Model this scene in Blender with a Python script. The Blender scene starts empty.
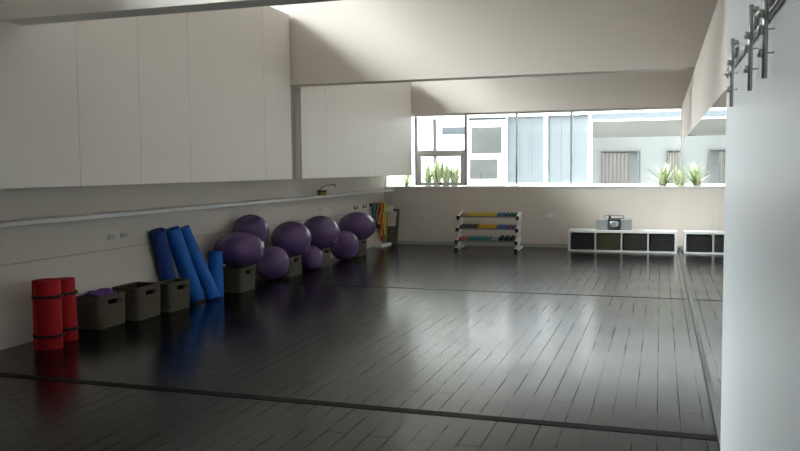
import bpy, bmesh, math, random
from mathutils import Vector, Matrix
random.seed(7)
sc = bpy.context.scene
col = sc.collection
PI = math.pi

# ------------------------------------------------------------------ helpers
class MB:
    """collects shapes and links them as ONE mesh object"""
    def __init__(self): self.bm = bmesh.new()
    def box(self, x0, x1, y0, y1, z0, z1, bev=0.0):
        b = self.bm
        vs = [b.verts.new((x, y, z)) for x in (x0, x1) for y in (y0, y1) for z in (z0, z1)]
        fs = [b.faces.new([vs[i] for i in q]) for q in
              ((0,1,3,2), (4,6,7,5), (0,4,5,1), (2,3,7,6), (0,2,6,4), (1,5,7,3))]
        if bev > 0:
            es = list({e for f in fs for e in f.edges})
            bmesh.ops.bevel(b, geom=es, offset=bev, segments=2, affect='EDGES', profile=0.5)
        return self
    def bar(self, p, q, w, d, up=(0, 0, 1)):
        p, q = Vector(p), Vector(q); t = (q - p).normalized(); up = Vector(up)
        if abs(t.dot(up)) > 0.98: up = Vector((1, 0, 0))
        s = t.cross(up).normalized(); u = s.cross(t)
        rings = []
        for c in (p, q):
            rings.append([self.bm.verts.new(c + s*a*w/2 + u*e*d/2) for a, e in ((-1,-1), (1,-1), (1,1), (-1,1))])
        a, b = rings
        for i in range(4): self.bm.faces.new((a[i], a[(i+1) % 4], b[(i+1) % 4], b[i]))
        self.bm.faces.new(a[::-1]); self.bm.faces.new(b)
        return self
    def tube(self, pts, r, n=10, closed=False, smooth=True):
        pts = [Vector(p) for p in pts]; m = len(pts); rings = []; prev = None
        rr = r if isinstance(r, (list, tuple)) else [r]*m
        for i in range(m):
            if closed: t = pts[(i+1) % m] - pts[i-1]
            else: t = pts[min(i+1, m-1)] - pts[max(i-1, 0)]
            t.normalize()
            if prev is None:
                up = Vector((0, 0, 1)) if abs(t.z) < .9 else Vector((1, 0, 0))
                s = t.cross(up).normalized()
            else:
                s = (prev - t*prev.dot(t)).normalized()
            prev = s; u = t.cross(s)
            rings.append([self.bm.verts.new(pts[i] + (s*math.cos(2*PI*k/n) + u*math.sin(2*PI*k/n))*rr[i]) for k in range(n)])
        for i in range(m if closed else m-1):
            a, b = rings[i], rings[(i+1) % m]
            for k in range(n):
                f = self.bm.faces.new((a[k], a[(k+1) % n], b[(k+1) % n], b[k])); f.smooth = smooth
        if not closed:
            self.bm.faces.new(rings[0][::-1]); self.bm.faces.new(rings[-1])
        return self
    def lathe(self, prof, n=32, M=None, smooth=True):
        """prof: (r, z) list, spun about z then moved by M"""
        M = M or Matrix(); rings = []
        for r, z in prof:
            if r < 1e-6: rings.append([self.bm.verts.new(M @ Vector((0, 0, z)))])
            else: rings.append([self.bm.verts.new(M @ Vector((r*math.cos(2*PI*k/n), r*math.sin(2*PI*k/n), z))) for k in range(n)])
        for a, b in zip(rings, rings[1:]):
            for k in range(n):
                k2 = (k+1) % n
                if len(a) == 1 and len(b) == 1: continue
                if len(a) == 1: f = self.bm.faces.new((a[0], b[k2], b[k]))
                elif len(b) == 1: f = self.bm.faces.new((a[k], a[k2], b[0]))
                else: f = self.bm.faces.new((a[k], a[k2], b[k2], b[k]))
                f.smooth = smooth
        return self
    def quadstrip(self, L, R):
        """thin two sided blade between two point lists"""
        a = [self.bm.verts.new(p) for p in L]; b = [self.bm.verts.new(p) for p in R]
        for i in range(len(a)-1): self.bm.faces.new((a[i], b[i], b[i+1], a[i+1]))
        return self
    def build(self, name, mat, parent=None, origin=None, fix=True):
        bm = self.bm
        if fix: bmesh.ops.recalc_face_normals(bm, faces=bm.faces[:])
        if origin is not None:
            bmesh.ops.translate(bm, vec=-Vector(origin), verts=bm.verts[:])
        me = bpy.data.meshes.new(name); bm.to_mesh(me); bm.free()
        me.materials.append(mat)
        o = bpy.data.objects.new(name, me); col.objects.link(o)
        if origin is not None: o.location = origin
        if parent is not None: o.parent = parent
        return o

def rot_to(p, axis):
    """matrix placing local z along axis at p"""
    q = Vector((0, 0, 1)).rotation_difference(Vector(axis).normalized())
    return Matrix.Translation(Vector(p)) @ q.to_matrix().to_4x4()

def tag(o, label=None, cat=None, group=None, kind=None):
    if label: o['label'] = label
    if cat: o['category'] = cat
    if group: o['group'] = group
    if kind: o['kind'] = kind
    return o
def thing(name, loc, label, cat, group=None):
    o = bpy.data.objects.new(name, None); col.objects.link(o)
    o.location = loc; o.empty_display_size = .1
    return tag(o, label, cat, group)
def struct(name, mb, m): return tag(mb.build(name, m), kind='structure')
def copy_tree(o, parent=None):
    c = o.copy(); col.objects.link(c)
    if parent is not None: c.parent = parent
    for ch in [k for k in o.children]: copy_tree(ch, c)
    return c

# ------------------------------------------------------------------ materials
def newmat(name):
    m = bpy.data.materials.new(name); m.use_nodes = True
    nt = m.node_tree; return m, nt, nt.nodes['Principled BSDF'], nt.nodes.new, nt.links.new
def paint(name, c, rough=.6, vary=.03, scale=3.0, bump=0.0, bscale=200, spec=.4, metal=0.0):
    m, nt, p, N, L = newmat(name)
    tc = N('ShaderNodeTexCoord'); nz = N('ShaderNodeTexNoise'); nz.inputs['Scale'].default_value = scale
    nz.inputs['Detail'].default_value = 4
    L(tc.outputs['Object'], nz.inputs['Vector'])
    mx = N('ShaderNodeMix'); mx.data_type = 'RGBA'
    mx.inputs['A'].default_value = tuple(max(0, v*(1-vary)) for v in c) + (1,)
    mx.inputs['B'].default_value = tuple(min(1, v*(1+vary)) for v in c) + (1,)
    L(nz.outputs['Fac'], mx.inputs['Factor']); L(mx.outputs['Result'], p.inputs['Base Color'])
    p.inputs['Roughness'].default_value = rough; p.inputs['Metallic'].default_value = metal
    p.inputs['Specular IOR Level'].default_value = spec
    if bump > 0:
        n2 = N('ShaderNodeTexNoise'); n2.inputs['Scale'].default_value = bscale
        L(tc.outputs['Object'], n2.inputs['Vector'])
        b = N('ShaderNodeBump'); b.inputs['Strength'].default_value = bump; b.inputs['Distance'].default_value = .004
        L(n2.outputs['Fac'], b.inputs['Height']); L(b.outputs['Normal'], p.inputs['Normal'])
    return m

M = {}
M['wall']    = paint('wall_paint', (.685, .625, .565), .55, .02, 1.5, .05, 120)
M['cab']     = paint('cabinet_paint', (.915, .858, .81), .45, .015, 1.2)
M['ceil']    = paint('ceiling_paint', (.88, .845, .795), .7, .02)
M['door']    = paint('door_paint', (.66, .70, .72), .35, .012, 1.0)
M['white']   = paint('white_laminate', (.82, .82, .81), .35, .01)
M['frame']   = paint('window_frame_paint', (.84, .845, .84), .4, .02)
M['tiergrey'] = paint('grey_rack_tier', (.20, .20, .20), .4, .05)
M['mullion'] = paint('grey_mullion_paint', (.42, .43, .43), .4, .03)
M['base']    = paint('baseboard_paint', (.42, .41, .39), .5, .03)
M['steel']   = paint('brushed_steel', (.60, .60, .585), .42, .06, 30, metal=.75)
M['plate']   = paint('ivory_plastic', (.60, .58, .54), .4, .02)
M['black']   = paint('black_plastic', (.015, .015, .016), .45, .1, 20)
M['gap']     = paint('dark_gap', (.02, .02, .02), .9, .1)
M['red']     = paint('red_foam', (.40, .010, .016), .75, .08, 12, .5, 260, .25)
M['strap']   = paint('black_strap', (.02, .012, .013), .8, .1)
M['blue']    = paint('blue_foam', (.012, .135, .52), .6, .08, 10, .35, 240, .3)
M['navy']    = paint('navy_foam', (.014, .05, .24), .65, .08, 10, .35, 240, .3)
M['wire']    = paint('dark_wire', (.04, .035, .03), .4, .1)
M['tub']     = paint('tan_yellow_card', (.42, .27, .05), .6, .12, 30)
M['tubdark'] = paint('brown_lid', (.13, .08, .02), .6, .12, 30)
M['purplecloth'] = paint('purple_cloth', (.16, .08, .30), .85, .15, 25, .5, 90)
M['grey']    = paint('grey_speaker_cloth', (.33, .34, .34), .6, .06, 40, .3, 300)
M['dark']    = paint('dark_grey_plastic', (.05, .055, .06), .4, .08)
M['chrome']  = paint('silver_plastic', (.65, .66, .67), .25, .04, metal=.7)
M['boardgrey'] = paint('grey_brown_board', (.15, .14, .115), .7, .06)
M['card']    = paint('white_card', (.80, .78, .73), .6, .03)
M['greycard']= paint('grey_card', (.62, .60, .55), .6, .03)
M['extwhite']= paint('outdoor_white_render', (.86, .87, .86), .7, .02)
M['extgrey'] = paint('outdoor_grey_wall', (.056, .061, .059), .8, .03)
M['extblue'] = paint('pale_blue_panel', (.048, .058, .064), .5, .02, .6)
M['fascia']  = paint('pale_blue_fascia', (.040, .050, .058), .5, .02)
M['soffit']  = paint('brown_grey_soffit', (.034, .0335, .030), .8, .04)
M['concrete']= paint('courtyard_paving', (.50, .49, .47), .85, .08, 4)
M['pipe']    = paint('grey_downpipe', (.04, .042, .043), .5, .05)
M['darkpipe'] = paint('dark_grey_box', (.035, .037, .038), .5, .05)
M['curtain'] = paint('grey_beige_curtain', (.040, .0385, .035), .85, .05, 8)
M['curtaindark'] = paint('dark_curtain', (.20, .21, .20), .85, .08, 8)
M['darkglass'] = paint('dim_window_glass', (.042, .046, .047), .12, .05, 2, spec=.6)
M['soil']    = paint('potting_soil', (.06, .045, .03), .95, .3, 40)
M['leaf']    = paint('green_leaf', (.27, .38, .17), .5, .35, 9)
M['leafpale']= paint('pale_green_leaf', (.62, .67, .45), .5, .3, 9)
M['rubber']  = paint('black_floor_strip', (.0025, .0025, .003), .6, .2, 12, spec=.12)
M['channel'] = paint('dull_metal_channel', (.10, .103, .105), .45, .06, 12)

def weave(name, c0, c1):
    m, nt, p, N, L = newmat(name)
    tc = N('ShaderNodeTexCoord')
    wv = N('ShaderNodeTexWave'); wv.bands_direction = 'DIAGONAL'; wv.inputs['Scale'].default_value = 26
    wv.inputs['Distortion'].default_value = 3; wv.inputs['Detail'].default_value = 2
    nz = N('ShaderNodeTexNoise'); nz.inputs['Scale'].default_value = 34
    L(tc.outputs['Object'], wv.inputs['Vector']); L(tc.outputs['Object'], nz.inputs['Vector'])
    mul = N('ShaderNodeMath'); mul.operation = 'MULTIPLY'
    L(wv.outputs['Fac'], mul.inputs[0]); L(nz.outputs['Fac'], mul.inputs[1])
    mx = N('ShaderNodeMix'); mx.data_type = 'RGBA'
    mx.inputs['A'].default_value = c0 + (1,); mx.inputs['B'].default_value = c1 + (1,)
    L(mul.outputs[0], mx.inputs['Factor']); L(mx.outputs['Result'], p.inputs['Base Color'])
    b = N('ShaderNodeBump'); b.inputs['Strength'].default_value = .7; b.inputs['Distance'].default_value = .006
    L(wv.outputs['Fac'], b.inputs['Height']); L(b.outputs['Normal'], p.inputs['Normal'])
    p.inputs['Roughness'].default_value = .8
    return m
M['seagrass'] = weave('woven_seagrass', (.055, .046, .030), (.20, .17, .122))
M['liner']    = paint('dark_basket_inside', (.05, .042, .03), .9, .2, 20)
M['binblack'] = weave('black_woven_bin', (.012, .011, .012), (.06, .055, .055))
M['binbrown'] = weave('brown_woven_bin', (.045, .036, .022), (.17, .14, .08))
M['bindark']  = weave('dark_brown_woven_bin', (.022, .018, .015), (.10, .085, .065))

def ball_mat():
    m, nt, p, N, L = newmat('purple_ball_vinyl')
    tc = N('ShaderNodeTexCoord'); sx = N('ShaderNodeSeparateXYZ'); L(tc.outputs['Object'], sx.inputs[0])
    wv = N('ShaderNodeMath'); wv.operation = 'MULTIPLY'; wv.inputs[1].default_value = 260; L(sx.outputs['Z'], wv.inputs[0])
    sn = N('ShaderNodeMath'); sn.operation = 'SINE'; L(wv.outputs[0], sn.inputs[0])
    b = N('ShaderNodeBump'); b.inputs['Strength'].default_value = .06; b.inputs['Distance'].default_value = .003
    L(sn.outputs[0], b.inputs['Height']); L(b.outputs['Normal'], p.inputs['Normal'])
    nz = N('ShaderNodeTexNoise'); nz.inputs['Scale'].default_value = 5; L(tc.outputs['Object'], nz.inputs['Vector'])
    mx = N('ShaderNodeMix'); mx.data_type = 'RGBA'
    mx.inputs['A'].default_value = (.108, .058, .178, 1); mx.inputs['B'].default_value = (.135, .073, .212, 1)
    L(nz.outputs['Fac'], mx.inputs['Factor']); L(mx.outputs['Result'], p.inputs['Base Color'])
    p.inputs['Roughness'].default_value = .17; p.inputs['Specular IOR Level'].default_value = .7
    return m
M['ball'] = ball_mat()

def floor_mat():
    m, nt, p, N, L = newmat('black_painted_planks')
    tc = N('ShaderNodeTexCoord'); sx = N('ShaderNodeSeparateXYZ'); L(tc.outputs['Object'], sx.inputs[0])
    nzw = N('ShaderNodeTexNoise'); nzw.inputs['Scale'].default_value = 2.2; L(tc.outputs['Object'], nzw.inputs['Vector'])
    wob = N('ShaderNodeMath'); wob.operation = 'MULTIPLY_ADD'; wob.inputs[1].default_value = .012; L(nzw.outputs['Fac'], wob.inputs[0]); L(sx.outputs['X'], wob.inputs[2])
    cx = N('ShaderNodeCombineXYZ'); L(sx.outputs['Y'], cx.inputs['X']); L(wob.outputs[0], cx.inputs['Y'])
    br = N('ShaderNodeTexBrick'); L(cx.outputs[0], br.inputs['Vector'])
    br.offset = .37; br.offset_frequency = 2
    br.inputs['Scale'].default_value = 1
    br.inputs['Brick Width'].default_value = 2.7; br.inputs['Row Height'].default_value = .138
    br.inputs['Mortar Size'].default_value = .0026; br.inputs['Mortar Smooth'].default_value = .2
    br.inputs['Color1'].default_value = (.0025, .0027, .0030, 1); br.inputs['Color2'].default_value = (.0045, .0047, .0052, 1)
    br.inputs['Mortar'].default_value = (.001, .001, .001, 1)
    # scuffs and patchy wear
    n1 = N('ShaderNodeTexNoise'); n1.inputs['Scale'].default_value = 1.6; n1.inputs['Detail'].default_value = 6
    L(tc.outputs['Object'], n1.inputs['Vector'])
    mp = N('ShaderNodeMapping'); mp.inputs['Scale'].default_value = (14, 1.2, 1); L(tc.outputs['Object'], mp.inputs['Vector'])
    n2 = N('ShaderNodeTexNoise'); n2.inputs['Scale'].default_value = 2.5; n2.inputs['Detail'].default_value = 5; L(mp.outputs[0], n2.inputs['Vector'])
    # the gap is not open everywhere: noise closes parts of it
    n3 = N('ShaderNodeTexNoise'); n3.inputs['Scale'].default_value = 1.7; n3.inputs['Detail'].default_value = 3; L(tc.outputs['Object'], n3.inputs['Vector'])
    r3 = N('ShaderNodeMapRange'); r3.inputs['From Min'].default_value = .30; r3.inputs['From Max'].default_value = .52
    L(n3.outputs['Fac'], r3.inputs['Value'])
    gap = N('ShaderNodeMath'); gap.operation = 'MULTIPLY'; L(br.outputs['Fac'], gap.inputs[0]); L(r3.outputs['Result'], gap.inputs[1])
    L(br.outputs['Color'], p.inputs['Base Color']); p.inputs['Specular Tint'].default_value = (.90, .97, 1, 1)
    ra = N('ShaderNodeMapRange'); ra.inputs['To Min'].default_value = FLOOR_R[0]; ra.inputs['To Max'].default_value = FLOOR_R[1]
    ra.inputs['From Min'].default_value = .3; ra.inputs['From Max'].default_value = .7
    L(n1.outputs['Fac'], ra.inputs['Value'])
    rb = N('ShaderNodeMath'); rb.operation = 'MULTIPLY_ADD'; rb.inputs[1].default_value = .08; L(n2.outputs['Fac'], rb.inputs[0]); L(ra.outputs['Result'], rb.inputs[2])
    L(rb.outputs[0], p.inputs['Roughness'])
    sp = N('ShaderNodeMapRange'); sp.inputs['To Min'].default_value = FLOOR_S; sp.inputs['To Max'].default_value = 0.0
    L(gap.outputs[0], sp.inputs['Value']); L(sp.outputs['Result'], p.inputs['Specular IOR Level'])
    inv = N('ShaderNodeMath'); inv.operation = 'SUBTRACT'; inv.inputs[0].default_value = 1; L(gap.outputs[0], inv.inputs[1])
    hs = N('ShaderNodeMath'); hs.operation = 'MULTIPLY_ADD'; hs.inputs[1].default_value = .12; L(n2.outputs['Fac'], hs.inputs[0]); L(inv.outputs[0], hs.inputs[2])
    b = N('ShaderNodeBump'); b.inputs['Strength'].default_value = .35; b.inputs['Distance'].default_value = .004
    L(hs.outputs[0], b.inputs['Height']); L(b.outputs['Normal'], p.inputs['Normal'])
    return m
FLOOR_R = (.14, .185); FLOOR_S = .40
M['floor'] = floor_mat()

def glass_mat():
    m = bpy.data.materials.new('window_glass'); m.use_nodes = True; nt = m.node_tree; nt.nodes.clear()
    N, L = nt.nodes.new, nt.links.new
    o = N('ShaderNodeOutputMaterial'); mx = N('ShaderNodeMixShader'); t = N('ShaderNodeBsdfTransparent'); g = N('ShaderNodeBsdfGlossy')
    f = N('ShaderNodeFresnel'); f.inputs['IOR'].default_value = 1.45
    t.inputs['Color'].default_value = (.95, .975, .97, 1); g.inputs['Roughness'].default_value = .02
    L(f.outputs[0], mx.inputs['Fac']); L(t.outputs[0], mx.inputs[1]); L(g.outputs[0], mx.inputs[2]); L(mx.outputs[0], o.inputs['Surface'])
    return m
M['glass'] = glass_mat()
def mirror_mat():
    m, nt, p, N, L = newmat('mirror_silvering')
    p.inputs['Metallic'].default_value = 1; p.inputs['Roughness'].default_value = .015
    p.inputs['Base Color'].default_value = (.80, .84, .83, 1)
    return m
M['mirror'] = mirror_mat()
def colour(name, c, rough=.45): return paint(name, c, rough, .08, 30)

# ------------------------------------------------------------------ room dimensions
XL, XREC, XC, XR = -5.66, -5.66, -5.00, .36
D = 16.10; ZC, ZS = 1.475, 1.165; ZI, ZW = 1.215, 2.742
YB, ZB, ZROOF = 10.32, 2.80, 5.45
XO = 2.2; Y0 = -3.0
ZCAB = 3.78                                                   # top of the overhead cabinets, sill of the clerestory
CLER = ((1.6, 5.0, 5.39), (5.45, 10.25, 5.39), (10.70, 16.0, 5.02))               # glazed clerestory bays above the cabinets (y from, y to, head)

# floor
struct('floor', MB().box(XL-.3, XO, Y0, D+.25, -.12, 0), M['floor'])
struct('trim_1', MB().box(XL, XR-.03, 10.10, 10.125, 0, .0025), M['rubber'])
struct('trim_2', MB().box(XL, XR-.03, 4.89, 4.975, 0, .003), M['rubber'])
# left wall: low thick part with a shadow line, recess above it
wl = MB()
wl.box(XL-.2, XL, Y0, D, 0, .754); wl.box(XL-.2, XL, Y0, D, .766, ZCAB+.02); wl.box(XL-.2, XL-.014, Y0, D, .75, .77); wl.box(XREC-.2, XREC, Y0, D, ZROOF-.06, ZROOF)
ys = Y0
for a, b, zt in CLER:
    wl.box(XREC-.2, XREC, ys, a, ZCAB+.02, ZROOF-.06); ys = b
    if zt < ZROOF-.07: wl.box(XREC-.2, XREC, a, b, zt, ZROOF-.06)
wl.box(XREC-.2, XREC, ys, D+.25, ZCAB+.02, ZROOF-.06)
struct('wall_left', wl, M['wall'])
struct('groove_shade_strip', MB().box(XL-.014, XL-.006, Y0, D, .754, .766), M['base'])  # darker strip laid in the groove, its colour deepens the shadow line
# window wall
wb = MB()
wb.box(XREC-.2, XO, D, D+.25, 0, ZI); wb.box(XREC-.2, XO, D, D+.25, ZW, ZROOF)
wb.box(XR+.02, XO, D, D+.25, ZI, ZW); wb.box(XREC-.2, XREC, D, D+.25, ZI, ZW)
struct('wall_back', wb, M['wall'])
struct('baseboard_back', MB().box(XL, XR, D-.018, D, 0, .075), M['base'])
# right side: mirror wall that stops at window-head height, outer wall beyond it
struct('wall_right', MB().box(XR, XR+.14, Y0, D, 0, ZW), M['wall'])
struct('wall_outer', MB().box(XO, XO+.2, Y0, D+.25, 0, ZROOF), M['wall'])
struct('wall_rear', MB().box(XREC-.2, XO, Y0-.2, Y0, 0, ZROOF), M['wall'])
struct('baseboard_right', MB().box(XR-.022, XR, 2.2, D-.02, 0, .05, .004), M['channel'])
struct('ceiling', MB().box(XREC-.2, XO+.2, Y0-.2, D+.25, ZROOF, ZROOF+.2), M['ceil'])
# hanging bulkhead beams
struct('beam_near', MB().box(XREC, XO, 5.09, 5.33, 2.80, ZROOF), M['ceil'])
struct('beam_middle', MB().box(XC-.10, XO, YB, YB+.26, ZB, ZROOF), M['wall'])
struct('column_left', MB().box(XREC, XC-.10, YB+.01, YB+.30, ZC+.01, ZROOF), M['base'])

# ledge shelf
sh = MB().box(XREC, -5.43, Y0+.02, D-.002, 1.127, ZS, .004)
tag(sh.build('wall_shelf', M['white']), 'long white ledge shelf running along the left wall under the cabinets', 'shelf')

# overhead cabinets
def cabinet(y0, y1, seams, ztop, label):
    t = thing('wall_cabinet', (XC-.37, (y0+y1)/2, ZC), label, 'cabinet', 'overhead cabinets on the left wall')
    off = Vector(t.location)
    b = MB().box(XREC+.004, XC-.022, y0, y1, ZC, ztop); b.build('carcass', M['cab'], t).location = -off
    e = [y0] + seams + [y1]
    for a, c in zip(e, e[1:]):
        MB().box(XC-.020, XC, a+.003, c-.003, ZC-.004, ztop, .002).build('door', M['cab'], t).location = -off
    MB().box(XC-.0225, XC-.0195, y0+.002, y1-.002, ZC+.002, ztop-.004).build('backing_gap', M['gap'], t).location = -off
    return t
cabinet(1.2, 10.30, [2.1, 3.5, 4.55, 5.96, 6.85, 7.74, 9.5], ZCAB, 'long run of tall off-white overhead cabinets nearer the camera, above the red and blue rolls')
cabinet(10.63, 16.02, [11.53, 13.73], 3.42, 'off-white overhead cabinet run beyond the hanging beam, reaching the window wall')

# ------------------------------------------------------------------ window
wf = thing('window_1', (-2.7, D+.13, ZI), None, None); tag(wf, kind='structure'); off = Vector(wf.location)
YF0, YF1 = D+.06, D+.16
f = MB()
f.box(XREC, XR+.02, YF0, YF1, ZW-.035, ZW); f.box(XREC, XR+.02, YF0, YF1, ZI, ZI+.02)
f.box(XR-.012, XR+.02, YF0, YF1, ZI, ZW)
f.box(XREC, XREC+.03, YF0, YF1, ZI, ZW)
f.build('window_frame', M['frame'], wf).location = -off
MULL = [-4.955, -3.875, -2.81, -1.715]
for i, x in enumerate(MULL):
    w = .022 if i in (0, 1) else .016
    MB().box(x-w, x+w, YF0, YF1, ZI+.03, ZW-.035).build('mullion', M['mullion'], wf).location = -off
MB().box(-4.93, -3.90, YF0, YF1, 1.93, 1.985).build('transom', M['frame'], wf).location = -off
s = MB()   # opening sash under the transom
for a in ((-4.925, -4.855, 1.25, 1.928), (-3.975, -3.905, 1.25, 1.928)): s.box(a[0], a[1], YF0-.03, YF1-.02, a[2], a[3])
s.box(-4.855, -3.975, YF0-.03, YF1-.02, 1.858, 1.928); s.box(-4.855, -3.975, YF0-.03, YF1-.02, 1.25, 1.315)
sash = s.build('sash', M['frame'], wf); sash.location = -off
MB().box(-4.46, -4.36, YF0-.06, YF0-.03, 1.27, 1.30, .006).build('latch', M['dark'], sash)
xs = [XREC+.03] + MULL + [XR-.012]
for a, b in zip(xs, xs[1:]):
    MB().box(a, b, YF0+.05, YF0+.056, ZI+.03, ZW-.035).build('pane', M['glass'], wf).location = -off
struct('trim_3', MB().box(XREC, XR, D-.012, D+.07, ZI-.012, ZI+.008, .003), M['white'])

for q, (a, b, zt) in enumerate(CLER):
    w = thing('window_%d' % (q+2), (XREC-.1, (a+b)/2, ZCAB+.02), None, None); tag(w, kind='structure'); off = Vector(w.location)
    f = MB(); n = 3
    f.box(XREC-.13, XREC-.07, a, b, ZCAB+.02, ZCAB+.06); f.box(XREC-.13, XREC-.07, a, b, zt-.04, zt)
    for k in range(n+1):
        yy = a+.02+(b-a-.04)*k/n; f.box(XREC-.13, XREC-.07, yy-.02, yy+.02, ZCAB+.06, zt-.04)
    f.build('window_frame', M['frame'], w).location = -off
    MB().box(XREC-.103, XREC-.097, a+.04, b-.04, ZCAB+.06, zt-.04).build('pane', M['glass'], w).location = -off

# ------------------------------------------------------------------ mirror
mr = thing('wall_mirror', (XR, 9.5, .06), 'tall frameless wall mirror filling the right wall from the floor to above the window sill', 'mirror')
off = Vector(mr.location)
for a, b in ((2.5, 6.075), (6.082, D-.035)):
    MB().box(XR-.008, XR-.001, a, b, .058, 2.045).build('mirror_panel', M['mirror'], mr).location = -off

# ------------------------------------------------------------------ sliding door with its rail
XD = .256
dr = thing('sliding_door', (XD+.02, 2.5, .015), 'pale blue-white sliding door hung on steel straps in front of the mirror', 'door')
off = Vector(dr.location)
MB().box(XD, XD+.036, .9, 3.60, .012, 2.62, .004).build('door_panel', M['door'], dr).location = -off
BX, RXX, RZ = .236, .2475, 1.969
for y in (3.08, 2.46, 2.125):
    h = MB(); h.tube([(BX, y, 1.813), (BX, y, 2.053)], .0066, 14)
    ho = h.build('hanger', M['steel'], dr); ho.location = -off
    for z in (1.874, 1.931, 1.969):
        k = MB(); k.lathe([(0, 0), (.009, 0), (.0105, .003), (.0105, .010), (.002, .0125), (.002, XD-BX+.017)], 16, rot_to((BX-.017, y, z), (1, 0, 0)))
        k.build('bolt', M['steel'], ho)
    k = MB(); k.tube([(BX-.003, y, 2.042), (XD-.001, y, 2.042)], .006, 10); k.tube([(RXX, y-.03, 2.036), (RXX, y+.03, 2.036)], .005, 10)
    k.build('bracket_arm', M['steel'], ho)
    k = MB(); k.lathe([(0, -.007), (.022, -.007), (.026, -.005), (.019, -.002), (.019, .002), (.026, .005), (.022, .007), (0, .007)], 24, rot_to((RXX, y, 2.001), (1, 0, 0)))
    k.build('roller', M['steel'], ho)
rl = thing('door_rail', (RXX, 2.2, RZ), 'slim steel rail that the sliding door straps ride on', 'rail'); off = Vector(rl.location)
MB().tube([(RXX, .95, RZ), (RXX, 3.46, RZ)], .0058, 14).build('rail_bar', M['steel'], rl).location = -off
for y in (3.43, 1.2):
    k = MB(); k.tube([(RXX-.012, y, RZ), (XD+.002, y, RZ)], .010, 14); k.tube([(RXX, y, RZ-.02), (RXX, y, RZ+.023)], .005, 10)
    k.build('stop_bracket', M['steel'], rl).location = -off

# ------------------------------------------------------------------ red rolled mats
def mat_roll(loc, r, h, label, tilt=0):
    t = thing('rolled_exercise_mat', loc, label, 'exercise mat', 'red rolled mats by the left wall')
    b = MB(); n = 150; turns = 4.6; pts = []
    # a real spiral sheet
    th = r/turns*.96; inner, outer = [], []
    for i in range(n+1):
        a = 2*PI*turns*i/n; rr = .012 + (r-.012)*i/n
        outer.append((rr*math.cos(a+.6), rr*math.sin(a+.6))); q = max(rr-th*.86, .004); inner.append((q*math.cos(a+.6), q*math.sin(a+.6)))
    rows = []
    for z in (0.0, .006, h-.006, h):
        e = .004 if z in (0.0, h) else 0
        rows.append(([b.bm.verts.new((x*(1-e/r), y*(1-e/r), z)) for x, y in outer], [b.bm.verts.new((x, y, z)) for x, y in inner]))
    for (o0, i0), (o1, i1) in zip(rows, rows[1:]):
        for k in range(n):
            f1 = b.bm.faces.new((o0[k], o0[k+1], o1[k+1], o1[k])); f2 = b.bm.faces.new((i0[k+1], i0[k], i1[k], i1[k+1])); f1.smooth = f2.smooth = True
        for k in (0, n): b.bm.faces.new((o0[k], o1[k], i1[k], i0[k]))
    for o_, i_ in (rows[0], rows[-1]):
        for k in range(n): b.bm.faces.new((o_[k], i_[k], i_[k+1], o_[k+1]))
    b.build('foam_sheet', M['red'], t)
    for z in (.2*h, .77*h):
        s = MB(); s.lathe([(r+.001, -.013), (r+.004, -.012), (r+.004, .012), (r+.001, .013)], 48, Matrix.Translation((0, 0, z)))
        s.build('strap', M['strap'], t)
    t.rotation_euler = (0, tilt, 0)
    return t
mat_roll((-5.29, 5.82, 0), .130, .625, 'red rolled exercise mat standing nearest the camera, strapped twice')
mat_roll((-5.385, 6.14, 0), .125, .59, 'red rolled exercise mat standing between the nearer red roll and the first basket', -.03)

# ------------------------------------------------------------------ seagrass baskets
def rrect(w, d, r, n=5, gap=None):
    pts = []
    for cx, cy, a0 in ((w/2-r, d/2-r, 0), (-w/2+r, d/2-r, PI/2), (-w/2+r, -d/2+r, PI), (w/2-r, -d/2+r, 1.5*PI)):
        for i in range(n+1):
            a = a0 + PI/2*i/n; pts.append((cx + r*math.cos(a), cy + r*math.sin(a)))
    return pts
def basket(loc, dx, dy, h, label, rz=0):
    t = thing('seagrass_basket', loc, label, 'basket', 'seagrass baskets along the left wall')
    b = MB(); rows = 14; rt = h/rows/2*1.06
    for k in range(rows):
        z = h*(k+.5)/rows; fl = .96 + .04*k/rows
        loop = [(x*fl, y*fl, z) for x, y in rrect(dx-2*rt, dy-2*rt, .028)]
        if k in (rows-3, rows-4):       # hand-hole in the side facing the room: leave the ring open there
            hw = dy*.15; loop2 = [p for p in loop]
            # start at +x side above the hole, walk round to below it
            loop2 = [(loop[0][0], hw, z)] + loop + [(loop[-1][0], -hw, z)]
            b.tube(loop2, rt, 8)
        else: b.tube(loop, rt, 8, closed=True)
    b.build('basket_body', M['seagrass'], t)
    w = MB(); e = rt*1.2; ix, iy = dx/2*.96-e, dy/2*.96-e; hw = dy*.15; z0, z1 = h*(rows-4)/rows, h*(rows-2)/rows
    w.box(-ix, ix, -iy, iy, .004, .012)
    w.box(-ix, -ix+.006, -iy, iy, .012, h*.97); w.box(-ix, ix, -iy, -iy+.006, .012, h*.97); w.box(-ix, ix, iy-.006, iy, .012, h*.97)
    w.box(ix-.006, ix, -iy, -hw, .012, h*.97); w.box(ix-.006, ix, hw, iy, .012, h*.97); w.box(ix-.006, ix, -hw, hw, .012, z0); w.box(ix-.006, ix, -hw, hw, z1, h*.97)
    w.build('liner', M['liner'], t)
    t.rotation_euler.z = rz
    return t
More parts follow.
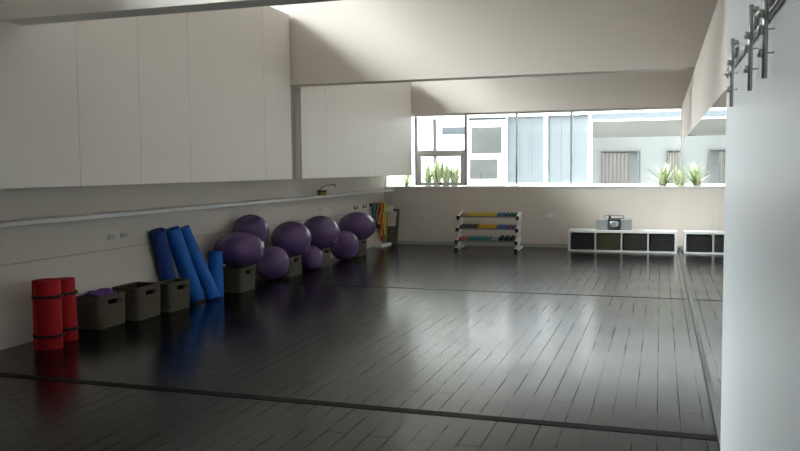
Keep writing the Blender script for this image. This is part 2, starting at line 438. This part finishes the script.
B = [(-5.512, 6.81, .30, .45, .335, 'open seagrass basket beside the red rolls, purple cloth inside'),
     (-5.455, 7.325, .34, .45, .36, 'open seagrass basket between the basket with purple cloth and the one at the blue rolls'),
     (-5.36, 7.845, .23, .44, .335, 'open seagrass basket standing against the foot of the leaning blue rolls'),
     (-5.365, 9.31, .37, .44, .332, 'seagrass basket under the largest purple ball, just past the blue rolls'),
     (-5.42, 10.88, .36, .44, .305, 'seagrass basket under the second ball of the upper row, between two floor balls'),
     (-5.40, 11.98, .36, .40, .325, 'seagrass basket under the third ball of the upper row, beside the smallest ball'),
     (-5.45, 13.82, .36, .44, .31, 'seagrass basket under the farthest purple ball, next to the coloured bands')]
for x, y, dx, dy, h, lab in B: basket((x, y, 0), dx, dy, h, lab)

# purple cloth bundle in the first basket
p = MB()
for k in range(6):
    yy = 6.675 + .048*k; pts = []
    for i in range(13):
        a = i/12; pts.append((-5.635 + .24*a, yy + .012*math.sin(9*a+k), .302 + .058*math.sin(PI*min(1, a*1.02))**.7 + .008*math.sin(17*a+2*k)))
    p.tube(pts, [.024*(.6+.4*math.sin(PI*i/12)) for i in range(13)], 10)
tag(p.build('purple_cloth', M['purplecloth'], origin=(-5.512, 6.795, .28)), 'folded purple cloth bundle filling the basket beside the red rolls', 'cloth')

# ------------------------------------------------------------------ blue rolls
def foam_roll(foot, top, r, m, label):
    foot, top = Vector(foot), Vector(top); ax = (top-foot); h = ax.length
    t = thing('foam_roll', foot, label, 'foam roll', 'blue foam rolls leaning on the left wall')
    t.rotation_mode = 'QUATERNION'; t.rotation_quaternion = Vector((0, 0, 1)).rotation_difference(ax.normalized())
    b = MB(); b.lathe([(.022, h-.004), (r-.008, h), (r-.002, h-.003), (r, h-.010), (r, .010), (r-.002, .003), (r-.008, 0), (.022, .004)], 36)
    b.lathe([(.022, .004), (.022, h-.004)], 20)
    b.build('foam_body', m, t)
    s = MB(); s.tube([(0, 0, .003), (0, 0, h-.012)], .0215, 16); s.build('core', M['black'], t)
    return t
def lean(foot, top): return foot, top
foam_roll((-5.555, 8.15, .028), (-5.56, 7.875, .915), .092, M['navy'], 'dark navy foam roll leaning behind the others, leftmost of the blue rolls')
foam_roll((-5.38, 8.39, .03), (-5.545, 8.135, .915), .098, M['blue'], 'blue foam roll leaning between the navy roll and the steepest leaning one')
foam_roll((-5.29, 8.62, .03), (-5.56, 8.385, .91), .084, M['blue'], 'blue foam roll leaning across the foot of the short upright roll')
foam_roll((-5.365, 8.81, 0), (-5.37, 8.81, .58), .092, M['blue'], 'short blue foam roll standing upright beside the widest purple ball')

# ------------------------------------------------------------------ exercise balls
def ball(c, r, label, ax=(.3, -.2, .9), squash=1.0):
    t = thing('exercise_ball', c, label, 'exercise ball', 'purple exercise balls along the left wall')
    b = MB(); prof = []; n = 60
    for i in range(n+1):
        a = -PI/2 + PI*i/n; rr = r
        if abs(math.sin(a)) > .25 and abs(math.sin(a)) < .97: rr = r - (.0016 if i % 2 else 0)   # moulded ridges
        prof.append((max(0, rr*math.cos(a)) if 0 < i < n else 0, rr*math.sin(a)*squash))
    b.lathe(prof, 64); b.build('ball_skin', M['ball'], t)
    h = r*squash; v = MB(); v.lathe([(.014, h-.001), (.012, h+.003), (.004, h+.004), (0, h+.003)], 16); v.build('valve_plug', M['card'], t)
    t.rotation_mode = 'QUATERNION'; t.rotation_quaternion = Vector((0, 0, 1)).rotation_difference(Vector(ax).normalized())
    return t
BALLS = [((-5.265, 9.245, .562), .335, .70, 'widest purple exercise ball, squashed on the basket right past the blue rolls'),
         ((-5.40, 9.79, .775), .250, .88, 'purple exercise ball perched highest, behind and above the ball nearest the blue rolls'),
         ((-5.29, 10.83, .565), .305, .88, 'purple exercise ball on a basket, second along the upper row'),
         ((-5.38, 10.385, .250), .255, .98, 'purple exercise ball on the floor between the first two ball baskets'),
         ((-5.27, 11.86, .585), .318, .86, 'purple exercise ball on a basket, third along the upper row'),
         ((-5.31, 11.575, .198), .200, 1.0, 'smallest purple exercise ball, on the floor in front of the third ball basket'),
         ((-5.31, 12.99, .262), .268, .98, 'purple exercise ball on the floor just before the farthest basket'),
         ((-5.28, 13.53, .565), .345, .76, 'purple exercise ball on the farthest basket, closest to the coloured bands')]
for i, (c, r, sq, lab) in enumerate(BALLS): ball(c, r, lab, (0, 0, -1) if sq < .95 else (-.6, .7, .2), sq)

# ------------------------------------------------------------------ wall plates and shelf clutter
def plate(c, n, label, name='power_outlet', cat='outlet', grp=None):
    """c = centre on wall, n = outward axis 'x' or 'y'"""
    t = thing(name, c, label, cat, grp)
    if n == 'x':
        MB().box(0, .012, -.055, .055, -.033, .033, .004).build('cover_plate', M['plate'], t)
        for d in (-.026, .026): MB().box(.012, .017, d-.011, d+.011, -.017, .017, .002).build('switch', M['base'], t)
    else:
        MB().box(-.075, .075, -.012, 0, -.04, .04, .004).build('cover_plate', M['white'], t)
        for d in (-.03, .03): MB().box(d-.014, d+.014, -.017, -.012, -.02, .02, .002).build('socket', M['frame'], t)
    return t
plate((XL, 7.19, .895), 'x', 'white wall outlet above the baskets, the one nearer the red rolls', grp='outlets on the left wall')
plate((XL, 7.40, .898), 'x', 'white wall outlet above the baskets, the one nearer the blue rolls', grp='outlets on the left wall')
plate((XL, 12.75, .92), 'x', 'white wall outlet just above the third upper ball', grp='outlets on the left wall')
plate((-2.11, D, .645), 'y', 'white double outlet low on the window wall between rack and cube shelf')

t = thing('storage_tub', (-5.515, 12.50, ZS), 'small tan tub with dark lid on the long shelf', 'tub')
MB().lathe([(0, 0), (.075, 0), (.08, .01), (.082, .075), (.078, .085), (0, .085)], 24).build('tub_body', M['tub'], t)
MB().lathe([(.083, .055), (.085, .058), (.085, .08), (.075, .088), (0, .09)], 24).build('lid', M['tubdark'], t)
t2 = MB(); t2.tube([(-5.52, 12.40, ZS+.006), (-5.525, 12.42, ZS+.09), (-5.52, 12.55, ZS+.145), (-5.515, 12.72, ZS+.165), (-5.51, 13.05, ZS+.172), (-5.51, 13.10, ZS+.13)], .008, 8)
tag(t2.build('bent_wire', M['wire'], origin=(-5.52, 12.4, ZS)), 'dark bent wire arching over the tan tub on the long shelf', 'wire')

# ------------------------------------------------------------------ coloured bands on a stand in the corner
st = thing('band_rack', (XL, 15.60, .88), 'wall rail with hooks for coloured bands by the far left corner', 'rack'); off = Vector(st.location)
MB().box(XL, XL+.02, 15.20, 15.98, .85, .90, .004).build('rail', M['dark'], st).location = -off
for a in range(8):
    y = 15.26 + .094*a
    MB().tube([(XL+.015, y, .875), (XL+.08, y, .868), (XL+.10, y, .872), (XL+.108, y, .89)], .006, 8).build('hook', M['dark'], st).location = -off
for y, lab in ((14.35, 'small dark wall hook just above the farthest purple ball'), (14.85, 'small dark wall hook next to the coloured bands rail')):
    h_ = MB(); h_.box(XL, XL+.01, y-.015, y+.015, .83, .90, .003); h_.tube([(XL+.008, y, .845), (XL+.05, y, .84), (XL+.065, y, .86), (XL+.068, y, .90)], .008, 8)
    tag(h_.build('wall_hook', M['dark'], origin=(XL, y, .86)), lab, 'hook', 'wall hooks by the band rail')
tr = thing('floor_tray', (XL+.13, 15.60, 0), 'small white tray on the floor below the hanging bands', 'tray')
b = MB(); b.box(-.10, .10, -.30, .30, 0, .012); b.box(-.10, -.09, -.30, .30, .012, .05); b.box(.09, .10, -.30, .30, .012, .05); b.box(-.09, .09, -.30, -.29, .012, .05); b.box(-.09, .09, .29, .30, .012, .05)
b.build('tray_body', M['white'], tr)
BANDS = [('teal', (.05, .30, .33), .30), ('black', (.02, .02, .022), .42), ('orange', (.75, .20, .03), .34), ('dark brown', (.07, .03, .02), .50),
         ('amber', (.70, .36, .04), .62), ('red', (.42, .05, .03), .76), ('yellow', (.80, .52, .06), .60), ('lime green', (.45, .55, .10), .70)]
for a, (nm, c, L_) in enumerate(BANDS):
    cx, cy = XL+.085, 15.26 + .094*a
    b = MB()
    for q in range(4):
        pts = []; w = .034 + .008*q; ll = L_ + .025*q
        for i in range(22):
            f_ = 2*PI*i/22; s_ = math.sin(f_); v = (1-math.cos(f_))/2
            wv = .010*math.sin(5*f_+q*2)
            pts.append((cx - .012 + .010*q + wv*.6, cy + w*s_ + wv, .883 + .004*q - v*ll))
        b.tube(pts, .0125, 6, closed=True)
    tag(b.build('resistance_band', colour(nm.replace(' ', '_')+'_tubing', c), origin=(cx, cy, .87)), f'{nm} looped resistance tubing hanging on the corner wall rail', 'resistance band', 'resistance bands on the corner rail')
# boards leaning in the corner
def board(x0, x1, yb, yt, z0, z1, m, label, strip=None):
    t = thing('leaning_board', ((x0+x1)/2, yb, z0), label, 'board'); off = Vector(t.location)
    o = MB().bar(((x0+x1)/2, yb, z0), ((x0+x1)/2, yt, z1), x1-x0, .02, (0, 1, 0)).build('panel', m, t); o.location = -off
    for e in (x0+.006, x1-.006):
        MB().bar((e, yb-.002, z0), (e, yt-.002, z1), .014, .028, (0, 1, 0)).build('edge_strip', M['dark'] if strip is None else strip, t).location = -off
board(-5.52, -5.30, 15.90, 16.06, 0, .76, M['boardgrey'], 'grey-brown board leaning in the far left corner behind the cards', M['boardgrey'])
board(-5.50, -5.33, 15.85, 15.98, .40, .70, M['greycard'], 'pale grey card propped on the grey-brown corner board, the lower one', M['greycard'])
board(-5.55, -5.41, 15.93, 15.995, .70, .83, M['card'], 'white card on top of the grey-brown corner board, the upper one', M['card'])

# ------------------------------------------------------------------ dumbbell rack
RX0, RX1 = -3.79, -2.62
rk = thing('dumbbell_rack', ((RX0+RX1)/2, 15.3, 0), 'three tier white dumbbell rack standing against the window wall', 'rack'); off = Vector(rk.location)
TZ = (.19, .425, .655); TY = (15.12, 15.20, 15.28)
for x in (RX0, RX1):
    s = MB(); s.bar((x, 15.18, .05), (x, 15.50, .755), .045, .06, (1, 0, 0)); s.bar((x, 15.0, .045), (x, 15.62, .045), .075, .05)
    for z, y in zip(TZ, TY):
        s.bar((x, y-.10, z-.015), (x, y+.20, z+.035), .045, .07); 
    s.bar((x, 15.18, .05), (x, 15.50, .25), .04, .05)
    so = s.build('side_frame', M['white'], rk); so.location = -off
    for z, y in zip(TZ, TY): MB().box(x-.03, x+.03, y-.135, y-.098, z-.055, z+.02, .006).build('end_cap', M['black'], so)
    for y in (14.985, 15.63): MB().box(x-.034, x+.034, y-.025, y+.025, 0, .06, .006).build('foot', M['black'], so)
for z, y in zip(TZ, TY):
    r_ = MB(); r_.bar((RX0+.024, y-.055, z-.006), (RX1-.024, y-.055, z-.006), .05, .012); r_.bar((RX0+.024, y+.085, z+.012), (RX1-.024, y+.085, z+.012), .05, .012)
    r_.bar((RX0+.024, y-.078, z+.002), (RX1-.024, y-.078, z+.002), .006, .03)
    r_.build('tier', M['tiergrey'], rk).location = -off
def dumbbell_mesh(r, L_, m):
    b = MB(); h = L_*.3
    for s in (-1, 1):
        b.lathe([(0, 0), (r*.8, 0), (r, r*.22), (r, h-r*.22), (r*.8, h), (0, h)], 8, rot_to((0, s*(L_/2) - (h if s > 0 else 0), 0), (0, 1, 0)), False)
    b.lathe([(r*.38, 0), (r*.44, (L_-2*h)/2), (r*.38, L_-2*h)], 12, rot_to((0, -(L_/2-h), 0), (0, 1, 0)))
    return b
DC = {'pink': (.50, .22, .22), 'yellow': (.62, .46, .035), 'blue': (.04, .13, .36), 'dark green': (.02, .085, .06), 'charcoal': (.03, .04, .038),
      'amber': (.62, .33, .02), 'plum': (.13, .05, .14), 'orange-red': (.48, .10, .05), 'teal': (.025, .19, .17), 'grey-blue': (.22, .30, .34), 'black': (.012, .012, .013)}
DMAT = {k: colour('vinyl_'+k.replace('-', '_').replace(' ', '_'), v, .4) for k, v in DC.items()}
TIERS = [('bottom', 0, [('orange-red', 2, .040), ('teal', 6, .040), ('grey-blue', 2, .036), ('black', 3, .052)]),
         ('middle', 1, [('charcoal', 5, .038), ('amber', 5, .039), ('blue', 2, .040), ('plum', 3, .036)]),
         ('top', 2, [('pink', 2, .036), ('yellow', 8, .038), ('blue', 2, .040), ('dark green', 3, .038)])]
ORD = ['first', 'second', 'third', 'fourth', 'fifth', 'sixth', 'seventh', 'eighth']
for tn, ti, runs in TIERS:
    tot = sum(n*2*r for _, n, r in runs); gp = (RX1-RX0-.075 - tot)/sum(n for _, n, _ in runs); x = RX0 + .0375
    for cn, n, r in runs:
        proto = None
        for k in range(n):
            x += r + gp/2
            if proto is None: o = proto = dumbbell_mesh(r, .19, DMAT[cn]).build('dumbbell', DMAT[cn])
            else: o = proto.copy(); col.objects.link(o)
            o.location = (x, TY[ti]+.015, TZ[ti]+.003+r+.002); o.rotation_euler = (.128, .39 if cn != 'black' else 0, 0)
            tag(o, f'{ORD[k]} {cn} dumbbell from the left on the {tn} tier of the rack', 'dumbbell', f'{cn} dumbbells on the {tn} tier')
            x += r + gp/2

# ------------------------------------------------------------------ cube shelf, bins and boombox
SX0, SX1, SY0, SY1, SH = -1.69, .292, 15.44, 15.90, .405
cs = thing('cube_shelf', ((SX0+SX1)/2, (SY0+SY1)/2, 0), 'low white cube shelf of four bays under the window', 'shelf'); off = Vector(cs.location)
MB().box(SX0, SX1, SY0, SY1, SH-.042, SH, .003).build('top_board', M['white'], cs).location = -off
MB().box(SX0, SX1, SY0, SY1, 0, .03, .003).build('bottom_board', M['white'], cs).location = -off
for a in (SX0, SX1-.04): MB().box(a, a+.04, SY0, SY1, .03, SH-.042).build('side_panel', M['white'], cs).location = -off
BW = (SX1-SX0-.08-3*.022)/4; dv = []
for k in range(1, 4):
    a = SX0+.04+k*BW+(k-1)*.022; dv.append(a)
    MB().box(a, a+.022, SY0+.002, SY1, .03, SH-.042).build('divider', M['white'], cs).location = -off
MB().box(SX0+.04, SX1-.04, SY1-.008, SY1, .03, SH-.042).build('back_panel', M['white'], cs).location = -off
BIN = [('binblack', 'black woven bin in the left end bay of the white cube shelf'), ('binbrown', 'olive brown woven bin in the cube shelf bay under the boombox'),
       ('bindark', 'dark brown woven bin in the cube shelf, third bay from the left'), ('binblack', 'black woven bin in the cube shelf bay nearest the mirror')]
for k, (mn, lab) in enumerate(BIN):
    a = SX0+.04+k*(BW+.022); x0, x1 = a+.006, a+BW-.006; y0, y1, z0, z1 = SY0+.018, SY1-.03, .031, SH-.062
    t = thing('storage_bin', ((x0+x1)/2, (y0+y1)/2, z0), lab, 'bin', 'woven bins in the cube shelf'); hx, hy, hh = (x1-x0)/2, (y1-y0)/2, z1-z0
    b = MB(); rows = 8; rt = hh/rows/2*1.03
    for q in range(rows): 
        b.tube([(px_, py_, hh*(q+.5)/rows) for px_, py_ in rrect(2*hx-2*rt, 2*hy-2*rt, .03)], rt, 8, closed=True)
    b.box(-hx+.02, hx-.02, -hy+.02, hy-.02, .004, .02)
    for s in (-1, 1):
        b.box(-hx+rt, hx-rt, s*(hy-rt)-.004, s*(hy-rt)+.004, .01, hh-.006); b.box(s*(hx-rt)-.004, s*(hx-rt)+.004, -hy+rt, hy-rt, .01, hh-.006)
    b.build('bin_body', M[mn], t)
    g = MB(); g.tube([(-.05, -hy-.002, hh*.72), (-.045, -hy-.014, hh*.70), (0, -hy-.018, hh*.68), (.045, -hy-.014, hh*.70), (.05, -hy-.002, hh*.72)], .007, 8)
    g.build('handle', M[mn], t)

bb = thing('boombox', (-.85, 15.66, SH), 'grey boombox with dark centre standing on the white cube shelf', 'boombox')
w, h, dp = .33, .215, .10
MB().box(-w, -.095, -dp, dp, .004, h-.004, .02).build('speaker', M['grey'], bb)
MB().box(.125, w, -dp, dp, .004, h-.004, .02).build('speaker', M['grey'], bb)
cpan = MB().box(-.10, .13, -dp-.012, dp-.01, .0, h, .012).build('center_panel', M['dark'], bb)
MB().lathe([(.0, .0), (.082, 0), (.078, .012), (.05, .016), (0, .017)], 32, Matrix.Translation((.012, -dp-.010, .125)) @ Matrix.Diagonal((1, 1, .72, 1)) @ Matrix.Rotation(PI/2, 4, 'X')).build('disc_lid', M['chrome'], cpan)
for a in (-.06, -.02, .02, .06): MB().box(a, a+.028, -dp-.018, -dp-.011, .022, .04, .002).build('button', M['black'], cpan)
MB().tube([(-.17, .03, h-.006), (-.165, .03, h+.05), (-.15, .03, h+.06), (.16, .03, h+.06), (.175, .03, h+.05), (.18, .03, h-.006)], .008, 10).build('handle', M['chrome'], bb)
MB().tube([(-.10, -.04, h+.004), (.19, -.04, h+.012)], .006, 8).build('antenna', M['dark'], bb)
t = thing('music_player', (-.925, 15.64, SH+.215), 'tiny black music player standing on top of the boombox', 'music player')
MB().box(-.022, .022, -.010, .010, 0, .055, .006).build('player_body', M['black'], t); MB().box(-.038, .038, -.022, .022, 0, .012, .004).build('dock', M['black'], t)
t.location.z = SH+.216

# ------------------------------------------------------------------ outside: planter, plants and courtyard
pb = thing('planter_box', (-2.7, 16.62, 0), 'long white planter ledge running outside the window', 'planter'); off = Vector(pb.location)
b = MB(); b.box(-7.5, 2.5, 16.42, 16.48, 0, 1.215); b.box(-7.5, 2.5, 16.80, 16.86, 0, 1.20); b.box(-7.5, -7.44, 16.48, 16.80, 0, 1.20); b.box(2.44, 2.5, 16.48, 16.80, 0, 1.20)
b.build('planter_wall', M['extwhite'], pb).location = -off
MB().box(-7.44, 2.44, 16.48, 16.80, 1.05, 1.17).build('soil', M['soil'], pb).location = -off
def plant(x, y, n, hgt, spread, label, pale=.5):
    t = thing('spiky_plant', (x, y, 1.172), label, 'plant', 'spiky plants in the outdoor planter')
    for m, part in ((M['leaf'], 0), (M['leafpale'], 1)):
        b = MB()
        for k in range(n):
            if (random.random() < pale) != bool(part): continue
            an = random.uniform(0, 2*PI); ln = hgt*random.uniform(.6, 1.05); sp = spread*random.uniform(.2, 1.0); w = random.uniform(.016, .034)
            bx, by = random.uniform(-.05, .05), random.uniform(-.05, .05); L_, R_, K_ = [], [], []
            tx, ty = -math.sin(an), math.cos(an)
            for i in range(6):
                f_ = i/5; rr = sp*f_**1.7; ww = w*(1-.25*f_) if i < 4 else w*(.45 if i == 4 else .04)
                cxx, cyy, cz = bx+math.cos(an)*rr, by+math.sin(an)*rr, -.01+ln*f_ - .25*sp*f_**3
                L_.append(Vector((cxx-tx*ww, cyy-ty*ww, cz))); R_.append(Vector((cxx+tx*ww, cyy+ty*ww, cz))); K_.append(Vector((cxx-math.cos(an)*ww*.5, cyy-math.sin(an)*ww*.5, cz-.002)))
            b.quadstrip(L_, K_); b.quadstrip(K_, R_)
        b.build('foliage', m, t, fix=False)
PL = [(-5.34, 16.62, 22, 0.50, 0.42, 'spiky green plant seen in the low window slot under the far cabinet', .4),
      (-4.82, 16.64, 50, 0.60, 0.26, 'leftmost upright plant behind the small opening sash', .6),
      (-4.62, 16.64, 50, 0.70, 0.26, 'second upright plant from the left behind the small opening sash', .6),
      (-4.42, 16.64, 50, 0.68, 0.26, 'third upright plant from the left behind the small opening sash', .6),
      (-4.24, 16.64, 46, 0.62, 0.26, 'rightmost upright plant behind the small opening sash', .6),
      (.03, 16.64, 26, 0.58, 0.36, 'bushy spiky plant outside the clear right pane', .6),
      (.30, 16.65, 12, 0.48, 0.2, 'smaller spiky plant outside, closest to the mirror', .5)]
for a in PL: plant(*a)

struct('ground_outside', MB().box(-30, 25, D+.25, 60, -.2, -.02), M['concrete'])
# white outbuilding with roof edge, left half of the view
ob = thing('white_outbuilding', (-6, 21, 0), 'white rendered outbuilding across the courtyard, seen through the left panes', 'building'); off = Vector(ob.location)
def part(name, m, x0, x1, y0, y1, z0, z1, par=None, bev=0):
    o = MB().box(x0, x1, y0, y1, z0, z1, bev).build(name, m, par or ob)
    if par is None: o.location = -off
    return o
part('wall', M['extwhite'], -7.78, -3.93, 21.0, 25, 0, 2.97)
part('roof_edge', M['extwhite'], -7.78, -3.93, 20.88, 25.1, 2.95, 3.06)
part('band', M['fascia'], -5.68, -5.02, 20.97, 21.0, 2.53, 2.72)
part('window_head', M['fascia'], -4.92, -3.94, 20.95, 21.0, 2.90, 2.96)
wn = part('window', M['extwhite'], -5.00, -3.94, 20.94, 21.0, 1.15, 2.88)
for z0, z1, x0, x1 in ((2.0, 2.70, -4.86, -4.03), (1.32, 1.85, -4.90, -4.15)):
    part('pane', M['darkglass'], x0, x1, 20.925, 20.945, z0, z1, wn)
part('sill_box', M['darkpipe'], -4.88, -4.60, 20.86, 20.926, 1.33, 1.46, wn)
dp = MB(); dp.tube([(-5.88, 20.93, 2.94), (-5.88, 20.93, 2.90), (-5.86, 20.93, .02)], .042, 14)
tag(dp.build('downpipe', M['pipe'], origin=(-5.88, 20.93, 0)), 'grey downpipe on the white outbuilding wall', 'pipe')
struct('added_shade_wall', MB().box(-13, -7.8, 16.4, 32, 0, 17), M['extwhite'])  # unseen tall block, added to keep the sky glow off the courtyard
# pale blue sheet screen with white posts
sn = thing('sheet_screen', (-2.8, 21, 0), 'pale blue sheet screen with white posts across the courtyard', 'screen'); off = Vector(sn.location)
for a, b_ in ((-3.90, -2.92), (-2.83, -1.79)):
    m_ = MB(); n = 3
    for k in range(n): 
        x0 = a+(b_-a)*k/n; x1 = a+(b_-a)*(k+1)/n; m_.box(x0, x1-.004, 21.05, 21.075, 1.2, 2.965)
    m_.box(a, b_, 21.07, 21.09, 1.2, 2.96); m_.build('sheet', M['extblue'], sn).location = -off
for x in (-2.875, -1.745): MB().box(x-.045, x+.045, 20.98, 21.1, 0, 3.0).build('post', M['extwhite'], sn).location = -off
MB().box(-3.92, -1.70, 20.99, 21.1, 0, 1.2).build('base_wall', M['extwhite'], sn).location = -off
MB().box(-3.92, -1.70, 21.0, 21.1, 2.96, 3.0).build('top_rail', M['extwhite'], sn).location = -off
# canopy with sloping soffit
cn = thing('canopy', (0, 19, 0), 'outdoor canopy with pale blue fascia and grey underside beyond the clear pane', 'canopy'); off = Vector(cn.location)
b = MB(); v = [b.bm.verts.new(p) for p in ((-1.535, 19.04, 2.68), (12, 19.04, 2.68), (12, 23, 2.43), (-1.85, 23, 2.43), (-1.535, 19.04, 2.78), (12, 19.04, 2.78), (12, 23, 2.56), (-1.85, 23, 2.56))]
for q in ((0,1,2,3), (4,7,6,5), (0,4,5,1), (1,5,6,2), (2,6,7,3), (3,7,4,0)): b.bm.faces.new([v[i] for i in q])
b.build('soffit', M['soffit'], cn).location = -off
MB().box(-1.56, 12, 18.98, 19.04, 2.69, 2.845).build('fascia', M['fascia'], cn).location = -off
MB().box(-1.56, 12, 18.955, 19.04, 2.66, 2.69, .005).build('gutter', M['extwhite'], cn).location = -off
for x in (3.5, 11.5): MB().box(x-.05, x+.05, 19.05, 19.15, 0, 2.68).build('post', M['extwhite'], cn).location = -off
# house wall beyond the canopy
hs = thing('neighbour_house', (2, 26, 0), 'pale grey house wall with curtained windows beyond the canopy', 'building'); off = Vector(hs.location)
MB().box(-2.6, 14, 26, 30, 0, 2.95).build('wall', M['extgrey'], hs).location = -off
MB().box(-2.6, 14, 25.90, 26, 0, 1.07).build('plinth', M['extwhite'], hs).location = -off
for x0, x1 in ((-1.86, -.66), (.10, .95), (3.0, 4.2)):
    wf_ = MB(); 
    for a in ((x0, x0+.05, 1.0, 2.16), (x1-.05, x1, 1.0, 2.16)): wf_.box(a[0], a[1], 25.94, 26.01, max(a[2], 1.07), a[3])
    wf_.box(x0+.05, x1-.05, 25.94, 26.01, 2.10, 2.16); wf_.box(x0+.05, x1-.05, 25.94, 26.01, 1.07, 1.11)
    wo = wf_.build('window', M['pipe'], hs); wo.location = -off
    MB().box(x0+.05, x1-.05, 25.985, 25.995, 1.11, 2.10).build('pane', M['darkglass'], wo)
    c = MB(); L_, R_ = [], []; xe = x0+.05+(x1-x0-.1)*(.78 if x0 < 0 else .8)
    for i in range(41):
        xx = x0+.05+(xe-x0-.05)*i/40; yy = 25.965+.014*math.sin(i*1.15); L_.append((xx, yy, 1.115)); R_.append((xx, yy, 2.04))
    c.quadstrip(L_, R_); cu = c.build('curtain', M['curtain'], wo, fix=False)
    sm = cu.modifiers.new('thick', 'SOLIDIFY'); sm.thickness = .004

# ------------------------------------------------------------------ light
wd = bpy.data.worlds.new('overcast_sky'); sc.world = wd; wd.use_nodes = True
nt = wd.node_tree; bg = nt.nodes['Background']
# bright overcast: the cloud glows most around the hidden sun, high on the left
SKY_BASE, SKY_GLOW, SKY_POW, SKY_DIR = 2.4, 235.0, 12.0, Vector((-.72, -.36, 1.2)).normalized()
tc = nt.nodes.new('ShaderNodeTexCoord'); dt = nt.nodes.new('ShaderNodeVectorMath'); dt.operation = 'DOT_PRODUCT'
dt.inputs[1].default_value = SKY_DIR; nt.links.new(tc.outputs['Generated'], dt.inputs[0])
mxm = nt.nodes.new('ShaderNodeMath'); mxm.operation = 'MAXIMUM'; mxm.inputs[1].default_value = 0; nt.links.new(dt.outputs['Value'], mxm.inputs[0])
pw = nt.nodes.new('ShaderNodeMath'); pw.operation = 'POWER'; pw.inputs[1].default_value = SKY_POW; nt.links.new(mxm.outputs[0], pw.inputs[0])
ma = nt.nodes.new('ShaderNodeMath'); ma.operation = 'MULTIPLY_ADD'; ma.inputs[1].default_value = SKY_GLOW; ma.inputs[2].default_value = SKY_BASE
nt.links.new(pw.outputs[0], ma.inputs[0]); nt.links.new(ma.outputs[0], bg.inputs['Strength'])
bg.inputs['Color'].default_value = (.975, .99, 1.0, 1)
def portal(name, loc, rot, sx, sy):
    l = bpy.data.lights.new(name, 'AREA'); l.shape = 'RECTANGLE'; l.size = sx; l.size_y = sy; l.cycles.is_portal = True
    o = bpy.data.objects.new(name, l); col.objects.link(o); o.location = loc; o.rotation_euler = rot
for a, b, zt in CLER: portal('clerestory_portal', (XREC-.19, (a+b)/2, (ZCAB+zt)/2), (0, -PI/2, 0), zt-ZCAB-.02, b-a)
portal('window_portal', ((XREC+XR)/2, D+.2, (ZI+ZW)/2), (-PI/2, 0, 0), XR-XREC, ZW-ZI)

# ------------------------------------------------------------------ camera (fitted)
f_px, yaw, pit, rol = 795.04, .3111, .0646, -.0085
fw = Vector((-math.sin(yaw)*math.cos(pit), math.cos(yaw)*math.cos(pit), -math.sin(pit)))
rt = Vector((math.cos(yaw), math.sin(yaw), 0)); up = rt.cross(fw)
r2 = rt*math.cos(rol) + up*math.sin(rol); u2 = -rt*math.sin(rol) + up*math.cos(rol)
cam = bpy.data.cameras.new('camera'); co = bpy.data.objects.new('camera', cam); col.objects.link(co)
Mx = Matrix((r2, u2, -fw)).transposed().to_4x4(); Mx.translation = (0, 0, 1.6); co.matrix_world = Mx
cam.sensor_width = 36; cam.sensor_fit = 'HORIZONTAL'; cam.lens = f_px*36/800
cam.shift_x = -5.5/800; cam.shift_y = -5.0/800; cam.clip_start = .05; cam.clip_end = 300
sc.camera = co
sc.view_settings.view_transform = 'Standard'; sc.view_settings.look = 'None'; sc.view_settings.gamma = 1
sc.view_settings.use_curve_mapping = False; sc.view_settings.exposure = 0.72
sc.cycles.max_bounces = 14; sc.cycles.diffuse_bounces = 7; sc.cycles.glossy_bounces = 6; sc.cycles.transparent_max_bounces = 12
sc.cycles.sample_clamp_indirect = 6; sc.cycles.caustics_reflective = True
